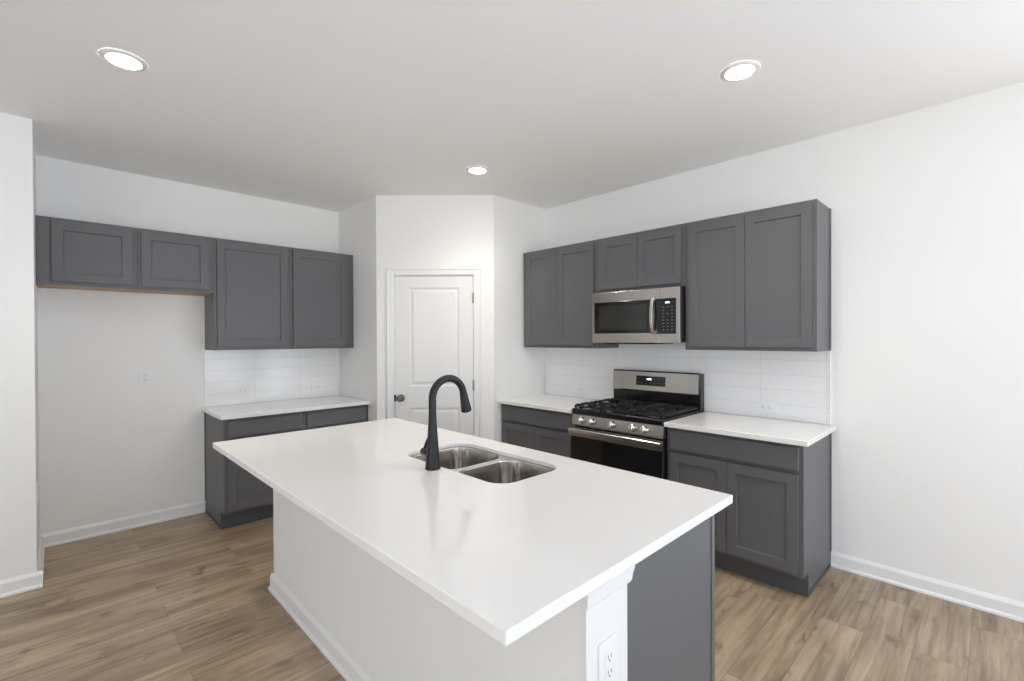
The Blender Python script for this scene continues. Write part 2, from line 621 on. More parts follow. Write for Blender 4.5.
leaf = obj('door_leaf', panel_door(), M_DOOR, door)
bm = B()
kc = dpt(DS0 + 0.052, 0.925, -0.006)
lathe(bm, [(0.033, 0), (0.033, 0.006), (0.029, 0.010), (0.013, 0.012), (0.012, 0.030), (0.020, 0.036), (0.027, 0.045), (0.029, 0.054), (0.026, 0.063), (0.016, 0.068)], kc, dnorm, 28)
obj('door_knob', bm, M_BRONZE, leaf)
bm = B()
dquad(bm, DS0 - 0.010, DS0 + 0.006, 0.895, 0.955, -0.005, 0.004, bev=0.001)
obj('latch_plate', bm, M_BLACK, leaf)
for z in (0.22, 1.04, 1.83):
    bm = B()
    lathe(bm, [(0.004, -0.004), (0.0075, 0), (0.0075, 0.088), (0.004, 0.092)], dpt(DS1 + 0.002, z - 0.044, 0.004), (0, 0, 1), 14)
    dquad(bm, DS1 - 0.010, DS1 + 0.001, z - 0.044, z + 0.044, -0.0065, -0.004)
    obj('hinge', bm, M_NICKEL, door)

# baseboards with a shoe moulding
BBP = [(0, 0), (0.024, 0), (0.024, 0.012), (0.018, 0.019), (0.0145, 0.020), (0.0145, 0.074), (0.011, 0.080), (0.007, 0.087), (0.003, 0.093), (0, 0.093)]


def baseboard(name, p0, p1, out, parent=None):
    bm = B()
    prism(bm, BBP, p0, p1, out)
    return struct(name, bm, M_TRIM, parent)


baseboard('baseboard_back', (JX + 0.0, YA, 0), (0.904, YA, 0), (0, -1, 0))
baseboard('baseboard_jog', (JX, YA, 0), (JX, JY, 0), (1, 0, 0))
baseboard('baseboard_back_left', (XL, JY, 0), (JX + 0.0240, JY, 0), (0, -1, 0))
baseboard('baseboard_right', (XB, 0.728, 0), (XB, -0.67, 0), (-1, 0, 0))
baseboard('baseboard_left', (XL, YR, 0), (XL, JY, 0), (1, 0, 0))

# wall behind the camera with a run of tall windows, with unseen side-wall windows added for more light
WZ0, WZ1 = 0.12, 2.38


def window(n, axis, fixed, lo, hi, z0, z1, inward):
    """frame, mullions and pane in an opening; axis 'x' = the wall runs along x"""
    r = bpy.data.objects.new('window_%d' % n, None)
    C.objects.link(r)
    r['kind'] = 'structure'
    def bx(bm, a0, a1, zz0, zz1, d0, d1):
        d0, d1 = sorted((fixed + d0 * inward, fixed + d1 * inward))
        if axis == 'x':
            box(bm, a0, a1, d0, d1, zz0, zz1, bev=0.003)
        else:
            box(bm, d0, d1, a0, a1, zz0, zz1, bev=0.003)
    bm = B()
    f = 0.05
    for a in ((lo, hi, z0, z0 + f), (lo, hi, z1 - f, z1), (lo, lo + f, z0, z1), (hi - f, hi, z0, z1), ((lo + hi) / 2 - 0.02, (lo + hi) / 2 + 0.02, z0, z1), ):
        bx(bm, *a, -0.09, -0.03)
    obj('window_frame', bm, M_TRIM, r)
    bm = B()
    c = 0.07
    for a in ((lo - c, hi + c, z1, z1 + c), (lo - c, lo, z0, z1), (hi, hi + c, z0, z1), (lo - c, hi + c, z0 - c, z0)):
        bx(bm, *a, 0, 0.016)
    obj('window_casing', bm, M_TRIM, r)
    bm = B()
    bx(bm, lo + f, hi - f, z0 + f, z1 - f, -0.062, -0.058)
    obj('pane', bm, M_PANE, r)


def wall_with_openings(name, axis, d0, d1, lo, hi, ops):
    """straight wall with rectangular window openings (lo, hi, sill, head)"""
    bm = B()
    def bx(a0, a1, z0, z1):
        if a1 - a0 < 1e-4:
            return
        box(bm, *((a0, a1, d0, d1) if axis == 'x' else (d0, d1, a0, a1)), z0, z1)
    cur = lo
    for a0, a1, z0, z1 in ops:
        bx(cur, a0, 0, CEIL)
        bx(a0, a1, 0, z0)
        bx(a0, a1, z1, CEIL)
        cur = a1
    bx(cur, hi, 0, CEIL)
    struct(name, bm, M_WALL)


OPS = [(-0.55, 1.25, WZ0, WZ1), (1.55, 3.30, WZ0, WZ1)]
wall_with_openings('wall_front', 'x', YR - T, YR, XL, XB, OPS)
for i, (a, b_, z0, z1) in enumerate(OPS):
    window(i + 1, 'x', YR, a, b_, z0, z1, 1)
    portal('daylight_portal', ((a + b_) / 2, YR - T - 0.01, (z0 + z1) / 2), (-PI / 2, 0, 0), b_ - a, z1 - z0)

ADDED_OPS_LEFT = [(-2.9, -1.2, 0.30, 2.10), (-0.9, 0.8, 0.30, 2.10)]  # unseen left-wall windows, added to lift the light in the whole room
ADDED_OPS_RIGHT = [(-3.0, -0.75, WZ0, WZ1)]  # unseen right-wall window, added to brighten the ceiling and right-hand floor
wall_with_openings('wall_right', 'y', XB, XB + T, YR - T, YA, ADDED_OPS_RIGHT)
for i, (a, b_, z0, z1) in enumerate(ADDED_OPS_RIGHT):
    window(i + 3, 'y', XB, a, b_, z0, z1, -1)
    portal('daylight_portal', (XB + T + 0.01, (a + b_) / 2, (z0 + z1) / 2), (PI / 2, 0, PI / 2), b_ - a, z1 - z0)
wall_with_openings('wall_left', 'y', XL - T, XL, YR - T, JY, ADDED_OPS_LEFT)
for i, (a, b_, z0, z1) in enumerate(ADDED_OPS_LEFT):
    window(i + 4, 'y', XL, a, b_, z0, z1, 1)
    portal('daylight_portal', (XL - T - 0.01, (a + b_) / 2, (z0 + z1) / 2), (PI / 2, 0, -PI / 2), b_ - a, z1 - z0)


# ------------------------------------------------------------------ cabinets: local x along the wall (left to right), front faces -y, wall at y = 0
def shaker(x0, x1, z0, z1, yf, rail=0.058, th=0.019):
    bm = B()
    yb = yf + th
    rec = 0.010
    b = 0.0015
    box(bm, x0, x0 + rail, yf, yb, z0, z1, bev=b)
    box(bm, x1 - rail, x1, yf, yb, z0, z1, bev=b)
    box(bm, x0 + rail - 0.001, x1 - rail + 0.001, yf + 0.0002, yb, z0, z0 + rail, bev=b)
    box(bm, x0 + rail - 0.001, x1 - rail + 0.001, yf + 0.0002, yb, z1 - rail, z1, bev=b)
    # chamfered step down to the panel
    i0, i1 = rail - 0.001, rail + 0.003
    A = [(x0 + i0, z0 + i0), (x1 - i0, z0 + i0), (x1 - i0, z1 - i0), (x0 + i0, z1 - i0)]
    Q = [(x0 + i1, z0 + i1), (x1 - i1, z0 + i1), (x1 - i1, z1 - i1), (x0 + i1, z1 - i1)]
    va = [bm.verts.new((x, yf + 0.003, z)) for x, z in A]
    vq = [bm.verts.new((x, yf + rec, z)) for x, z in Q]
    for k in range(4):
        bm.faces.new((va[k], va[(k + 1) % 4], vq[(k + 1) % 4], vq[k]))
    bm.faces.new(vq)
    box(bm, x0 + rail, x1 - rail, yf + rec + 0.001, yb - 0.001, z0 + rail, z1 - rail)
    return bm


DU, DB = 0.322, 0.608


def wall_cabinet(label, W, z0, z1, doors, loc, rz, group, door_z=(0.024, 0.024), left_end=False, right_end=False, ply=False):
    t = thing('wall_cabinet', label, 'cabinet', loc, rz, group)
    ff = 0.019
    bobj('cabinet_box', M_GREY, t, 0.0, W, -DU + ff, -0.001, z0 + (0.004 if ply else 0.0), z1, bev=0.0008)
    bm = B()                                               # face frame
    st = 0.038
    sl, sr = max(st, doors[0][0] + 0.014), W - max(st, W - doors[-1][1] + 0.014)
    box(bm, 0, sl, -DU, -DU + ff, z0, z1, bev=0.0008)
    box(bm, sr, W, -DU, -DU + ff, z0, z1, bev=0.0008)
    box(bm, sl, sr, -DU + 0.0002, -DU + ff, z0, z0 + st)
    box(bm, sl, sr, -DU + 0.0002, -DU + ff, z1 - st, z1)
    obj('face_frame', bm, M_GREY, t)
    for a, b_ in doors:
        obj('door', shaker(a, b_, z0 + door_z[0], z1 - door_z[1], -DU - 0.020), M_GREY, t)
    if ply:
        bobj('bottom_panel', M_PLY, t, 0.002, W - 0.002, -DU + ff + 0.001, -0.002, z0 + 0.0005, z0 + 0.0038)['label'] = 'raw tan plywood underside'
    for flag, x0, x1 in ((left_end, 0.0, 0.005), (right_end, W - 0.005, W)):
        if flag:                                           # scribe strip where the exposed end meets the wall
            xx = (x0 - 0.006, x1) if x0 == 0.0 else (x0, x1 + 0.006)
            bobj('scribe_strip', M_GREY, t, *xx, -0.020, -0.001, z0, z1)
    return t


def base_cabinet(label, W, drawer, doors, loc, rz, group, ztop, left_end=False, right_end=False):
    t = thing('base_cabinet', label, 'cabinet', loc, rz, group)
    ff = 0.019
    zk = 0.128
    bm = B()                                               # carcass with side panels running to the floor behind the toe recess
    box(bm, 0, W, -DB + ff, -0.001, zk, ztop, bev=0.0008)
    box(bm, 0, W, -DB + 0.075, -0.001, 0.001, zk)
    obj('cabinet_box', bm, M_GREY, t)
    bm = B()
    st = 0.036
    zd = ztop - 0.165
    box(bm, 0, st, -DB, -DB + ff, zk, ztop, bev=0.0008)
    box(bm, W - st, W, -DB, -DB + ff, zk, ztop, bev=0.0008)
    for z0, z1 in ((zk, zk + 0.030), (zd - 0.002, zd + 0.036), (ztop - 0.036, ztop)):
        box(bm, st, W - st, -DB + 0.0002, -DB + ff, z0, z1)
    obj('face_frame', bm, M_GREY, t)
    bm = B()
    a, b_ = drawer
    box(bm, a, b_, -DB - 0.020, -DB, ztop - 0.147, ztop - 0.020, bev=0.005, seg=3)
    obj('drawer', bm, M_GREY, t)
    for a, b_ in doors:
        obj('door', shaker(a, b_, zk + 0.022, ztop - 0.170, -DB - 0.020), M_GREY, t)
    e0, e1 = (-0.006 if left_end else 0.0), (W + 0.006 if right_end else W)
    bm = B()
    box(bm, e0, e1, -DB + 0.068, -DB + 0.075, 0.001, zk - 0.002, bev=0.0008)
    obj('toe_kick', bm, M_TOE, t)
    for flag, x0, x1 in ((left_end, -0.006, 0.0), (right_end, W, W + 0.006)):
        if flag:
            bm = B()
            box(bm, x0, x1, -DB + 0.075, -0.026, 0.001, 0.020)
            obj('shoe_strip', bm, M_TOE, t)
            bm = B()
            box(bm, x0, x1, -0.020, -0.001, 0.095, ztop)
            obj('scribe_strip', M_GREY and bm, M_GREY, t)
    return t


UG, BG = 'grey wall cabinets', 'grey base cabinets'
# far wall (x grows to the right)
ya = YA
wall_cabinet('short charcoal wall cabinet over the fridge space, nearest the left wall corner', 0.520, ZF, ZU1, [(0.072, 0.491)], (-0.088 + 0.005, ya, 0), 0, UG, ply=True)
wall_cabinet('short charcoal wall cabinet over the fridge space, beside the tall cabinets', 0.476, ZF, ZU1, [(0.0185, 0.443)], (0.4385, ya, 0), 0, UG, ply=True)
wall_cabinet('tall charcoal single-door wall cabinet next to the empty fridge space', 0.585, ZU0, ZU1, [(0.021, 0.559)], (0.9155, ya, 0), 0, UG, left_end=False)
wall_cabinet('tall charcoal single-door wall cabinet tight against the pantry return wall', 0.5895, ZU0, ZU1, [(0.021, 0.518)], (1.5015, ya, 0), 0, UG)
ZA = ZC - 0.012
base_cabinet('charcoal base cabinet beside the empty fridge space, its left end exposed', 0.595, (0.026, 0.574), [(0.026, 0.574)], (0.912, ya, 0), 0, BG, ZA - 0.03, left_end=True)
base_cabinet('charcoal base cabinet under the far counter, tight against the pantry return', 0.583, (0.021, 0.560), [(0.021, 0.560)], (1.508, ya, 0), 0, BG, ZA - 0.03)
# range wall (local x runs from the pantry towards the camera)
RZ = -PI / 2
wall_cabinet('charcoal two-door wall cabinet left of the microwave, beside the pantry wall', 0.8500, ZU0, ZU1, [(0.045, 0.4285), (0.4315, 0.822)], (XB, 3.1555, 0), RZ, UG, left_end=False)
wall_cabinet('short charcoal two-door cabinet directly above the microwave', 0.7620, ZF, ZU1, [(0.040, 0.3845), (0.3875, 0.7375)], (XB, 2.3050, 0), RZ, UG)
wall_cabinet('charcoal two-door wall cabinet right of the microwave, its side facing the open wall', 0.8080, ZU0, ZU1, [(0.028, 0.4075), (0.4105, 0.7865)], (XB, 1.5425, 0), RZ, UG, right_end=True)
base_cabinet('charcoal base cabinet left of the gas range, mostly hidden by the island', 0.8460, (0.024, 0.8220), [(0.024, 0.4215), (0.4245, 0.8220)], (XB, 3.1650, 0), RZ, BG, ZC - 0.03)
base_cabinet('charcoal base cabinet right of the gas range, with one wide drawer and two doors', 0.8030, (0.024, 0.7825), [(0.024, 0.3925), (0.3955, 0.7795)], (XB, 1.5355, 0), RZ, BG, ZC - 0.03, right_end=True)


# ------------------------------------------------------------------ countertops
def counter(label, outer, holes, z1, name='countertop', group='white quartz countertops', under=None):
    bm = B()
    if under:                         # thin slab on a built-up edge, opened wider below for the sink flange
        z0, zm = z1 - 0.0298, z1 - 0.018
        hole = holes[0]
        ring = lambda lp, z: [bm.verts.new((x, y, z)) for x, y in lp]
        loops = [ring(outer, z1), ring(hole, z1), ring(outer, z0), ring(under, z0), ring(under, zm), ring(hole, zm)]
        edges = [[bm.edges.new((l[i], l[(i + 1) % len(l)])) for i in range(len(l))] for l in loops]
        for p, q in ((0, 1), (2, 3), (4, 5)):
            bmesh.ops.triangle_fill(bm, use_beauty=True, edges=edges[p] + edges[q])
        for p, q in ((2, 0), (5, 1), (3, 4)):
            A, Q = loops[p], loops[q]
            for i in range(len(A)):
                bm.faces.new((A[i], A[(i + 1) % len(A)], Q[(i + 1) % len(A)], Q[i]))
    else:
        plate(bm, outer, holes, z1 - 0.0298, z1)
    o = obj(name, bm, M_QUARTZ)
    mo = o.modifiers.new('eased_edge', 'BEVEL')
    mo.width, mo.segments, mo.limit_method, mo.angle_limit = 0.003, 2, 'ANGLE', math.radians(50)
    return tag(o, label, 'countertop', group)


def rect(x0, x1, y0, y1):
    return [(x0, y0), (x1, y0), (x1, y1), (x0, y1)]


OV = 0.048
counter('short white quartz countertop on the far wall, beside the empty fridge space', rect(0.885, PX - 0.001, ya - DB - OV, ya - 0.001), [], ZA)
counter('white quartz countertop between the pantry wall and the gas range', rect(XB - DB - OV, XB - 0.001, 2.3195, PY - 0.001), [], ZC)
counter('white quartz countertop right of the gas range, ending at the open wall', rect(XB - DB - OV, XB - 0.001, 0.700, 1.5345), [], ZC)
IX0, IX1, IY0, IY1 = 0.614, 1.731, 0.651, 2.976
SX0, SX1, SY0, SY1 = 1.212, 1.588, 1.308, 2.022
counter('large white quartz island countertop with the sink cut into it', rect(IX0, IX1, IY0, IY1), [rrect(SX0, SX1, SY0, SY1, 0.085, 10)[::-1]], ZC, under=rect(SX0 - 0.034, SX1 + 0.034, SY0 - 0.034, SY1 + 0.034)[::-1])


# ------------------------------------------------------------------ backsplashes
def backsplash(label, W, z0, z1, loc, rz, x_shift, ends):
    t = thing('tile_backsplash', label, 'backsplash', loc, rz, 'white tile backsplashes')
    bm = B()
    box(bm, -x_shift, W - x_shift, -0.008, -0.0005, 0, z1 - z0)
    o = obj('tile_field', bm, M_TILE, t)
    o.location = (x_shift, 0, z0)
    for x in ends:
        bobj('edge_trim', M_TRIM, t, x - 0.004, x + 0.004, -0.0105, -0.0005, z0, z1, bev=0.001)
    return t


backsplash('glossy white stacked-tile backsplash above the short far counter', PX - 0.912, ZA + 0.001, ZU0 - 0.001, (0.910, ya, 0), 0, 0.0, [0.0])
bs = backsplash('glossy white stacked-tile backsplash running behind the gas range', 3.150 - 0.735, ZC + 0.001, ZU0 - 0.001, (XB, 3.153, 0), RZ, 0.048, [3.153 - 0.735])
# tile behind the range goes down to the floor line of the counters only; above it the microwave covers the wall


# ------------------------------------------------------------------ island
isl = thing('island_cabinet', 'charcoal island cabinet under the big quartz top, plain end panel to the right', 'cabinet', (1.065, 0.684, 0))
IW, IL = 0.560, 2.245
bm = B()                          # open above the sink
for a in ((0.0, IW - 0.019, 0.012, IL, 0.105, 0.640), (0.0, IW - 0.019, 0.012, 0.585, 0.640, ZC - 0.0305), (0.0, IW - 0.019, 1.378, IL, 0.640, ZC - 0.0305), (0.0, 0.018, 0.585, 1.378, 0.640, ZC - 0.0305)):
    box(bm, *a)
obj('cabinet_box', bm, M_GREY, isl)
bm = B()
box(bm, 0.0, IW - 0.005, 0.0, 0.012, 0.001, ZC - 0.0305, bev=0.0008)
obj('end_panel', bm, M_GREY, isl)
bm = B()
box(bm, IW - 0.019, IW + 0.001, 0.012, IL, 0.105, ZC - 0.0305, bev=0.0008)
obj('face_frame', bm, M_GREY, isl)
bobj('toe_kick', M_TOE, isl, 0.004, IW - 0.075, 0.014, IL, 0.001, 0.104)
for y0, y1 in ((0.030, 0.600), (0.640, 1.020), (1.024, 1.404), (1.444, 1.824), (1.828, 2.208)):
    o = obj('door', shaker(0, y1 - y0, 0.150, ZC - 0.045, 0.0), M_GREY, isl)
    o.location = (IW + 0.021, y0, 0)
    o.rotation_euler = (0, 0, PI / 2)
bobj('edge_strip', M_GREY, isl, IW - 0.004, IW + 0.0195, -0.004, 0.012, 0.001, ZC - 0.0305, bev=0.001)

hw = thing('half_wall', 'white painted half wall carrying the seating side of the island top', 'half wall', (0, 0, 0))
bobj('wall_body', M_WALL, hw, 0.906, 1.064, 0.700, 2.930, 0.001, ZC - 0.0305)
bm = B()
box(bm, 0.906, 1.0855, 0.6805, 0.700, 0.001, ZC - 0.0305)
obj('end_post', bm, M_TRIM, hw)
bm = B()                          # cap moulding, mitred round the front and the right side of the post
prev = None
for dz, d_ in ((-0.060, 0.0), (-0.060, 0.016), (-0.057, 0.028), (-0.051, 0.033), (-0.044, 0.034), (-0.036, 0.040), (-0.027, 0.048), (-0.014, 0.052), (0.0, 0.053)):
    xa, xb, yf_ = 0.9066, 1.0856 + 0.62 * d_, 0.6803 - 0.10 * d_
    ring = [bm.verts.new((x, y, ZC - 0.0304 + dz)) for x, y in ((xa, yf_), (xb, yf_), (xb, 0.6835), (xa, 0.6835))]
    if prev:
        for i in range(4):
            bm.faces.new((prev[i], prev[(i + 1) % 4], ring[(i + 1) % 4], ring[i]))
    else:
        bm.faces.new(ring[::-1])
    prev = ring
bm.faces.new(prev)
obj('cap_moulding', bm, M_TRIM, hw)
bm = B()
prism(bm, BBP, (0.906, 2.954, 0.001), (0.906, 0.6805, 0.001), (-1, 0, 0))
prism(bm, BBP, (0.906, 2.930, 0.001), (1.064, 2.930, 0.001), (0, 1, 0))
obj('baseboard', bm, M_TRIM, hw)

# ------------------------------------------------------------------ sink and faucet
sink = thing('kitchen_sink', 'double-bowl stainless steel sink set under the island countertop', 'sink', (0, 0, 0))
zr = ZC - 0.0185
bowls = [((1.214, 1.586, 1.311, 1.640), [0.082, 0.082, 0.10, 0.10]), ((1.214, 1.586, 1.664, 2.019), [0.10, 0.10, 0.082, 0.082])]
bm = B()
holes = [rrect(*bb, r, 10)[::-1] for bb, r in bowls]
plate(bm, rect(SX0 - 0.03, SX1 + 0.03, SY0 - 0.03, SY1 + 0.03), holes, zr - 0.0015, zr)
obj('rim', bm, M_SINK, sink)
for (x0, x1, y0, y1), r in bowls:
    bm = B()
    prev = None
    for dz, ins in ((0.0, 0.0), (-0.006, 0.001), (-0.10, 0.008), (-0.165, 0.014), (-0.185, 0.024), (-0.195, 0.045), (-0.198, 0.075)):
        rr = [max(0.01, q - ins * 0.6) for q in r]
        ring = [bm.verts.new((x, y, zr - 0.001 + dz)) for x, y in rrect(x0 + ins, x1 - ins, y0 + ins, y1 - ins, rr, 10)]
        if prev:
            n = len(ring)
            for i in range(n):
                bm.faces.new((prev[i], prev[(i + 1) % n], ring[(i + 1) % n], ring[i])).smooth = True
        prev = ring
    bm.faces.new(prev)
    bowl = obj('bowl', bm, M_SINK, sink)
    sm = bowl.modifiers.new('thickness', 'SOLIDIFY')
    sm.thickness, sm.offset = 0.0012, 0
    bm = B()
    c = ((x0 + x1) / 2, (y0 + y1) / 2, zr - 0.2005)
    lathe(bm, [(0.056, 0.0005), (0.056, 0.005), (0.046, 0.006), (0.038, 0.003), (0.018, 0.003), (0.016, 0.010), (0.006, 0.012)], c, (0, 0, 1), 28)
    obj('drain', bm, M_CHROME, bowl)

fx, fy = 1.166, 1.692
fau = thing('kitchen_faucet', 'matte black gooseneck pull-down faucet standing at the edge of the sink', 'faucet', (fx, fy, ZC))
bm = B()
lathe(bm, [(0.0, 0.0005), (0.033, 0.0005), (0.0335, 0.004), (0.032, 0.012), (0.0285, 0.06), (0.0245, 0.11), (0.0205, 0.16), (0.0178, 0.20), (0.0166, 0.225), (0.0162, 0.24)], (0, 0, 0), (0, 0, 1), 36, cap=False)
obj('faucet_body', bm, M_BLACK, fau)
R = 0.085
zc_ = 0.3000
pts = [(0, 0, 0.24), (0, 0, 0.26), (0, 0, 0.285)]
end = math.radians(12)
for i in range(29):
    t = PI - (PI - end) * i / 28
    pts.append((R + R * math.cos(t), 0, zc_ + R * math.sin(t)))
tip = Vector(pts[-1])
d = Vector((math.sin(end), 0, -math.cos(end)))
pts.append(tuple(tip + d * 0.006))
bm = B()
tube(bm, pts, 0.0162, 24)
obj('spout', bm, M_BLACK, fau)
bm = B()
lathe(bm, [(0.0162, 0.0), (0.0175, 0.004), (0.0185, 0.025), (0.0215, 0.058), (0.0245, 0.083), (0.0240, 0.088), (0.019, 0.090)], tuple(tip + d * 0.002), tuple(d), 32)
sh = obj('spray_head', bm, M_BLACK, fau)
bm = B()
lathe(bm, [(0.0178, 0), (0.0178, 0.003)], tuple(tip + d * 0.091), tuple(d), 24)
obj('spray_face', bm, M_SLOT, sh)
bm = B()
tube(bm, [(0, 0.018, 0.064), (0, 0.030, 0.064), (0, 0.072, 0.064), (0, 0.075, 0.064)], [0.0165, 0.017, 0.017, 0.0145], 24)
hd = obj('handle_hub', bm, M_BLACK, fau)
bm = B()
tube(bm, [(0.0, 0.060, 0.074), (0.0, 0.056, 0.090), (0.0, 0.047, 0.108), (0.0, 0.036, 0.126)], [0.0065, 0.006, 0.0052, 0.0045], 14)
obj('lever', bm, M_BLACK, hd)

# ------------------------------------------------------------------ gas range (local like the cabinets)
rng = thing('gas_range', 'stainless steel and black gas range between the two counters', 'range', (XB, 2.316, 0), RZ)
RW = 0.7765
x0, x1 = 0.003, RW - 0.003
FY = -0.640                       # front of the control panel
bobj('body', M_ENAMEL, rng, x0, x1, -0.615, -0.030, 0.03, 0.895, bev=0.002)
for lx in (0.05, RW - 0.05):
    for ly in (-0.56, -0.08):
        bm = B(); lathe(bm, [(0.018, 0.0), (0.018, 0.012), (0.010, 0.014), (0.010, 0.032)], (lx, ly, 0.0005), (0, 0, 1), 16); obj('leveling_foot', bm, M_BLACK, rng)
bm = B()                          # cooktop pan with raised lip
box(bm, x0 - 0.001, x1 + 0.001, -0.640, -0.075, 0.8955, 0.9050, bev=0.002)
for a in ((x0 - 0.001, x0 + 0.014, -0.640, -0.075), (x1 - 0.014, x1 + 0.001, -0.640, -0.075)):
    box(bm, *a, 0.8955, 0.9130, bev=0.003)
box(bm, x0, x1, -0.654, -0.6150, 0.8685, 0.9130, bev=0.009, seg=3)
ct = obj('cooktop', bm, M_ENAMEL, rng)
bm = B()                          # slanted control panel
prism(bm, [(0.0, 0.0), (0.0, 0.084), (0.028, 0.084), (0.038, 0.010), (0.036, 0.0)], (x0, -0.614, 0.784), (x1, -0.614, 0.784), (0, -1, 0))
cp = obj('control_panel', bm, M_STEEL, rng)
nk = Vector((0, -0.98, 0.19)).normalized()
for kx in (0.097, 0.192, 0.371, 0.545, 0.636):
    bm = B()
    lathe(bm, [(0.0265, 0), (0.0265, 0.004), (0.0245, 0.006), (0.0235, 0.026), (0.0215, 0.030), (0.0, 0.0305)], (kx, -0.6445, 0.829), nk, 28, cap=False)
    kb = obj('knob', bm, M_CHROME, cp)
    bm = B()
    lathe(bm, [(0.029, 0), (0.029, 0.003), (0.0265, 0.004)], (kx, -0.6425, 0.829), nk, 28)
    obj('knob_skirt', bm, M_BLACK, kb)
    bm = B()
    box(bm, kx - 0.006, kx + 0.006, -0.688, -0.671, 0.814, 0.854, bev=0.003)
    obj('knob_grip', bm, M_CHROME, kb)
# oven door
bm = B()
box(bm, x0 + 0.001, x1 - 0.001, -0.650, -0.616, 0.215, 0.770, bev=0.004)
od = obj('oven_door', bm, M_ENAMEL, rng)
bm = B()
box(bm, x0 + 0.001, x1 - 0.001, -0.6525, -0.6485, 0.703, 0.770, bev=0.001)
box(bm, x1 - 0.007, x1 - 0.001, -0.6525, -0.6485, 0.217, 0.703, bev=0.001)
obj('steel_strip', bm, M_STEEL, od)['label'] = 'stainless steel strip along the door top'
bm = B()
box(bm, x0 + 0.003, x1 - 0.008, -0.6535, -0.6495, 0.220, 0.702, bev=0.001)
obj('door_glass', bm, M_GLASS, od)
bm = B()                          # vent slots in the steel strip at the door top
for s in range(4):
    a = 0.19 + s * 0.105
    box(bm, a, a + 0.085, -0.6535, -0.6515, 0.762, 0.7685)
obj('vent_slot', bm, M_SLOT, od)
bm = B()                          # wide flat bar handle with rounded ends
ph = [(0.0, -0.024), (0.004, -0.029), (0.012, -0.029), (0.016, -0.025), (0.018, 0.0), (0.016, 0.022), (0.012, 0.026), (0.004, 0.026), (0.0, 0.022)]
prism(bm, ph, (x0 - 0.001, -0.680, 0.738), (x1 + 0.001, -0.680, 0.738), (0, -1, 0))
box(bm, x0 + 0.012, x0 + 0.045, -0.682, -0.6495, 0.722, 0.754, bev=0.004)
box(bm, x1 - 0.045, x1 - 0.012, -0.682, -0.6495, 0.722, 0.754, bev=0.004)
obj('handle', bm, M_STEEL, od)
bm = B()
box(bm, x0 + 0.001, x1 - 0.001, -0.645, -0.616, 0.055, 0.208, bev=0.004)
dr = obj('storage_drawer', bm, M_STEEL, rng)
# backguard
bm = B()
box(bm, x0, x1, -0.075, -0.012, 0.895, 1.035, bev=0.003)
box(bm, x0 + 0.004, x1 - 0.0005, -0.068, -0.012, 1.02, 1.186, bev=0.003)
bgd = obj('backguard', bm, M_ENAMEL, rng)
bm = B()
prism(bm, [(0.068, 1.026), (0.092, 1.026), (0.096, 1.034), (0.082, 1.182), (0.074, 1.192), (0.060, 1.192), (0.060, 1.10)], (x0 + 0.006, 0, 0), (x1 - 0.012, 0, 0), (0, -1, 0))
bp = obj('backguard_panel', bm, M_STEEL, bgd)
bp['label'] = 'stainless steel panel with clock'
def slant(z):                     # front surface of the backguard panel
    return -(0.096 - 0.014 * (z - 1.034) / 0.148)
bm = B()
prism(bm, [(-slant(1.072) - 0.001, 1.072), (-slant(1.072) + 0.0018, 1.072), (-slant(1.150) + 0.0018, 1.150), (-slant(1.150) - 0.001, 1.150)], (0.235, 0, 0), (0.495, 0, 0), (0, -1, 0))
dsp = obj('display', bm, M_GLASS, bgd)
bm = B()
zz = 1.124
for k, cx in enumerate((0.336, 0.346, 0.358, 0.368)):
    box(bm, cx - 0.0032, cx + 0.0032, slant(zz) - 0.0026, slant(zz) - 0.0016, zz - 0.0065, zz + 0.0065)
obj('clock_digit', bm, M_DISP, dsp)
for k in range(7):
    for r_ in range(2):
        if 2 <= k <= 3 and r_ == 0:
            continue
        xk, zk_ = 0.255 + k * 0.037, 1.124 - r_ * 0.030
        bm = B()
        box(bm, xk - 0.005, xk + 0.005, slant(zk_) - 0.0022, slant(zk_) - 0.0014, zk_ - 0.0013, zk_ + 0.0013)
        obj('touch_key', bm, M_KEY, dsp)
# burners
for bx_, by_, br in ((0.165, -0.500, 0.046), (0.165, -0.215, 0.036), (RW - 0.165, -0.500, 0.052), (RW - 0.165, -0.215, 0.036), (RW / 2, -0.357, 0.042)):
    bm = B()
    lathe(bm, [(br, 0), (br, 0.007), (br * 0.9, 0.012), (br * 0.5, 0.012)], (bx_, by_, 0.9052), (0, 0, 1), 28)
    bu = obj('burner', bm, M_BRONZE, ct)
    bm = B()
    lathe(bm, [(br * 0.82, 0), (br * 0.84, 0.004), (br * 0.76, 0.008), (br * 0.3, 0.009)], (bx_, by_, 0.9174), (0, 0, 1), 28)
    obj('burner_cap', bm, M_IRON, bu)
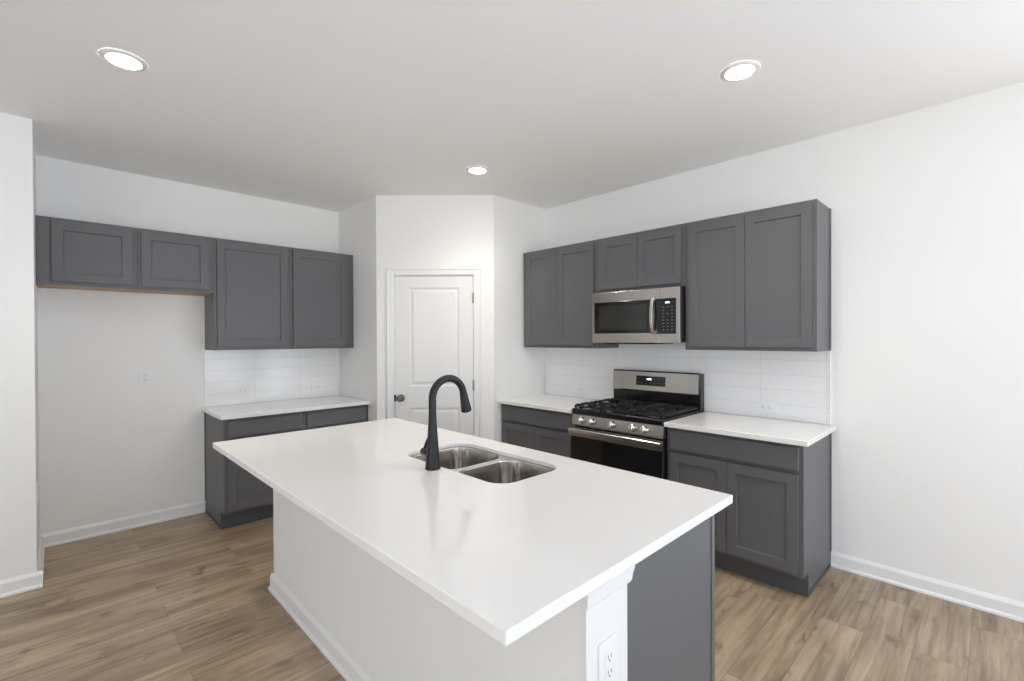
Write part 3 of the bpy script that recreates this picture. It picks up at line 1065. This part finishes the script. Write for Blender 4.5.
# three cast-iron grates
gz0, gz1 = 0.926, 0.943
for gx0, gx1, kind in ((0.012, 0.262, 'side'), (0.268, RW - 0.268, 'mid'), (RW - 0.262, RW - 0.012, 'side')):
    bm = B()
    y0, y1 = -0.632, -0.092
    bw = 0.012
    for a in ((gx0, gx0 + bw, y0, y1), (gx1 - bw, gx1, y0, y1), (gx0, gx1, y0, y0 + bw), (gx0, gx1, y1 - bw, y1), (gx0, gx1, -0.366, -0.354)):
        box(bm, *a, gz0, gz1 - 0.003, bev=0.002)
    cx = (gx0 + gx1) / 2
    cs = (-0.500, -0.215) if kind == 'side' else (-0.357,)
    for cy in cs:
        reach = 0.030
        for sx in (-1, 1):
            xa, xb = sorted((cx + sx * reach, gx0 if sx < 0 else gx1))
            box(bm, xa, xb, cy - 0.005, cy + 0.005, gz0, gz1 + 0.004, bev=0.002)
        half = 0.125 if kind == 'side' else 0.26
        for sy in (-1, 1):
            ya_, yb_ = sorted((cy + sy * reach, cy + sy * half))
            box(bm, cx - 0.005, cx + 0.005, ya_, yb_, gz0, gz1 + 0.004, bev=0.002)
    ny = 9
    for i in range(ny):           # short fingers across the rails, the bumpy silhouette
        yy = y0 + 0.03 + (y1 - y0 - 0.06) * i / (ny - 1)
        for xs in (gx0, gx1 - 0.030):
            box(bm, xs, xs + 0.030, yy - 0.007, yy + 0.007, gz0 + 0.002, gz1 + 0.004, bev=0.003)
    for fx_ in (gx0 + 0.002, gx1 - 0.014):
        for fy_ in (y0 + 0.004, -0.366, y1 - 0.016):
            box(bm, fx_, fx_ + 0.012, fy_, fy_ + 0.012, 0.9052, gz0 + 0.002)
    gr = obj('grate', bm, M_IRON, ct)
bm = B()                          # satin nickel strip at the back of the cooktop
box(bm, 0.26, RW - 0.20, -0.090, -0.078, 0.9055, 0.922, bev=0.002)
obj('rear_strip', bm, M_NICKEL, ct)

# ------------------------------------------------------------------ microwave (local like the cabinets)
mw = thing('microwave_oven', 'stainless steel over-the-range microwave under the short cabinet', 'microwave', (XB, 2.303, 0), RZ)
mx0, mx1, mz0, mz1, my = 0.004, 0.757, 1.424, 1.824, -0.400
bobj('body', M_ENAMEL, mw, mx0 + 0.004, mx1 - 0.002, -0.368, -0.010, mz0 + 0.004, 1.8295, bev=0.002)
bobj('bottom_vent', M_BLACK, mw, mx0 + 0.10, mx1 - 0.20, -0.386, -0.10, mz0 - 0.010, mz0 + 0.004, bev=0.002)
sx = 0.601
bm = B()
box(bm, mx0, sx - 0.0008, my, my + 0.031, mz0, mz1, bev=0.0015)
md = obj('door', bm, M_STEEL, mw)
bm = B(); box(bm, 0.026, 0.536, my - 0.0015, my + 0.004, 1.497, 1.746, bev=0.001); dg = obj('window', bm, M_GLASS, md)
bm = B(); box(bm, 0.070, 0.500, my - 0.0022, my - 0.0012, 1.525, 1.716); obj('window_mesh', bm, M_WINDOWSCR, dg)
bm = B()
hx = 0.552
hp = []
for i in range(13):
    t = i / 12
    hp.append((hx, my - 0.010 - 0.026 * math.sin(PI * t) ** 0.6, 1.492 + 0.262 * t))
vsr = []
for (px_, py_, pz_) in hp:
    vsr.append([bm.verts.new((px_ + a, py_ + b_, pz_)) for a, b_ in ((-0.013, 0.007), (-0.013, -0.003), (-0.008, -0.007), (0.008, -0.007), (0.013, -0.003), (0.013, 0.007))])
for p, q in zip(vsr, vsr[1:]):
    for i in range(6):
        bm.faces.new((p[i], p[(i + 1) % 6], q[(i + 1) % 6], q[i]))
bm.faces.new(vsr[0][::-1]); bm.faces.new(vsr[-1])
box(bm, hx - 0.012, hx + 0.012, my - 0.008, my + 0.002, 1.490, 1.512)
box(bm, hx - 0.012, hx + 0.012, my - 0.008, my + 0.002, 1.734, 1.756)
obj('handle', bm, M_STEEL, md)
bm = B(); lathe(bm, [(0.011, 0), (0.011, 0.0012), (0.009, 0.0018)], (0.370, my - 0.0001, 1.790), (0, -1, 0), 24); obj('round_badge', bm, M_NICKEL, md)
bm = B(); box(bm, sx + 0.0008, mx1, my, my + 0.031, mz0, mz1, bev=0.0015); mc = obj('control_panel', bm, M_STEEL, mw)
bm = B(); box(bm, 0.566, 0.728, my - 0.0016, my + 0.003, 1.490, 1.746, bev=0.001); kp = obj('keypad', bm, M_GLASS, mc)
bm = B()
for cx in (0.650, 0.658, 0.668, 0.676):
    box(bm, cx - 0.0028, cx + 0.0028, my - 0.0024, my - 0.0014, 1.710, 1.721)
obj('clock_digit', bm, M_DISP, kp)
for r_ in range(8):
    z = 1.683 - r_ * 0.0235
    for k in range(3):
        if r_ in (1, 3) and k == 1:
            continue
        xk = 0.632 + k * 0.033
        bm = B()
        box(bm, xk - 0.0055, xk + 0.0055, my - 0.0022, my - 0.0014, z - 0.0020, z + 0.0020)
        obj('key_print', bm, M_KEY, kp)
bm = B(); box(bm, 0.574, 0.580, my - 0.0024, my - 0.0014, 1.496, 1.520); obj('indicator_mark', bm, M_KEY, kp)


# ------------------------------------------------------------------ outlets (local plate in x-z, faces -y)
def outlet(label, loc, rz, horizontal=False, wd=0.074, ht=0.120):
    t = thing('wall_outlet', label, 'outlet', loc, rz, 'white duplex outlets')
    bm = B()
    def bx(x0, x1, y0, y1, z0, z1, bev=0.0):
        if horizontal:
            x0, x1, z0, z1 = z0, z1, -x1, -x0
        box(bm, x0, x1, y0, y1, z0, z1, bev=bev)
    bx(-wd / 2, wd / 2, -0.006, -0.0004, -ht / 2, ht / 2, 0.002)
    obj('cover_plate', bm, M_PLASTIC, t)
    for s in (-1, 1):
        bm = B()
        bx(-0.017, 0.017, -0.0085, -0.0055, s * 0.0195 - 0.0165, s * 0.0195 + 0.0165, 0.002)
        rc = obj('receptacle', bm, M_PLASTIC, t)
        bm = B()
        z = s * 0.0195
        bx(-0.0075, -0.0053, -0.0088, -0.0080, z - 0.003, z + 0.0075)
        bx(0.0053, 0.0075, -0.0088, -0.0080, z - 0.003, z + 0.0075)
        bx(-0.0024, 0.0024, -0.0088, -0.0080, z - 0.0105, z - 0.0062)
        obj('slot', bm, M_SLOT, rc)
    return t


outlet('white upright outlet on the bare wall of the empty fridge space', (0.510, ya, 1.166), 0)
outlet('white sideways outlet in the far backsplash, nearer the fridge space', (1.203, ya - 0.0078, 1.005), 0, True)
outlet('white sideways outlet in the far backsplash, nearer the pantry wall', (1.863, ya - 0.0078, 0.990), 0, True)
outlet('white sideways outlet in the backsplash left of the range', (XB - 0.0078, 2.725, 0.978), RZ, True)
outlet('white sideways outlet in the backsplash right of the range', (XB - 0.0078, 1.107, 0.975), RZ, True)
outlet('white outlet low on the narrow left wall return, seen almost edge-on', (JX, 4.06, 0.545), PI / 2)
outlet('white upright outlet on the white end post of the island', (0.991, 0.6805, 0.642), 0, ht=0.126, wd=0.079)


# ------------------------------------------------------------------ recessed ceiling lights
def downlight(label, x, y):
    t = thing('recessed_light', label, 'ceiling light', (x, y, CEIL), 0, 'recessed ceiling lights')
    bm = B()
    lathe(bm, [(0.062, -0.001), (0.064, -0.007), (0.069, -0.0095), (0.084, -0.0065), (0.090, -0.001)], (0, 0, 0), (0, 0, 1), 48, cap=False)
    obj('trim_ring', bm, M_TRIM, t)
    bm = B()
    lathe(bm, [(0.0635, -0.0035), (0.0635, -0.006), (0.040, -0.0085)], (0, 0, 0), (0, 0, 1), 48)
    obj('lens', bm, M_LENS, t)
    l = bpy.data.lights.new('lamp_beam', 'SPOT')
    l.energy, l.color = SPOT, (1.0, 0.92, 0.81)
    l.spot_size, l.spot_blend, l.shadow_soft_size = math.radians(135), 1.0, 0.06
    lo = bpy.data.objects.new('lamp_beam', l)
    lo.location = (0, 0, -0.02)
    lo.parent = t
    C.objects.link(lo)
    return t


downlight('round recessed ceiling light nearest the left wall', 0.240, 2.820)
downlight('round recessed ceiling light above the microwave side, at upper right', 2.404, 0.869)
downlight('round recessed ceiling light in front of the pantry door', 2.344, 2.782)
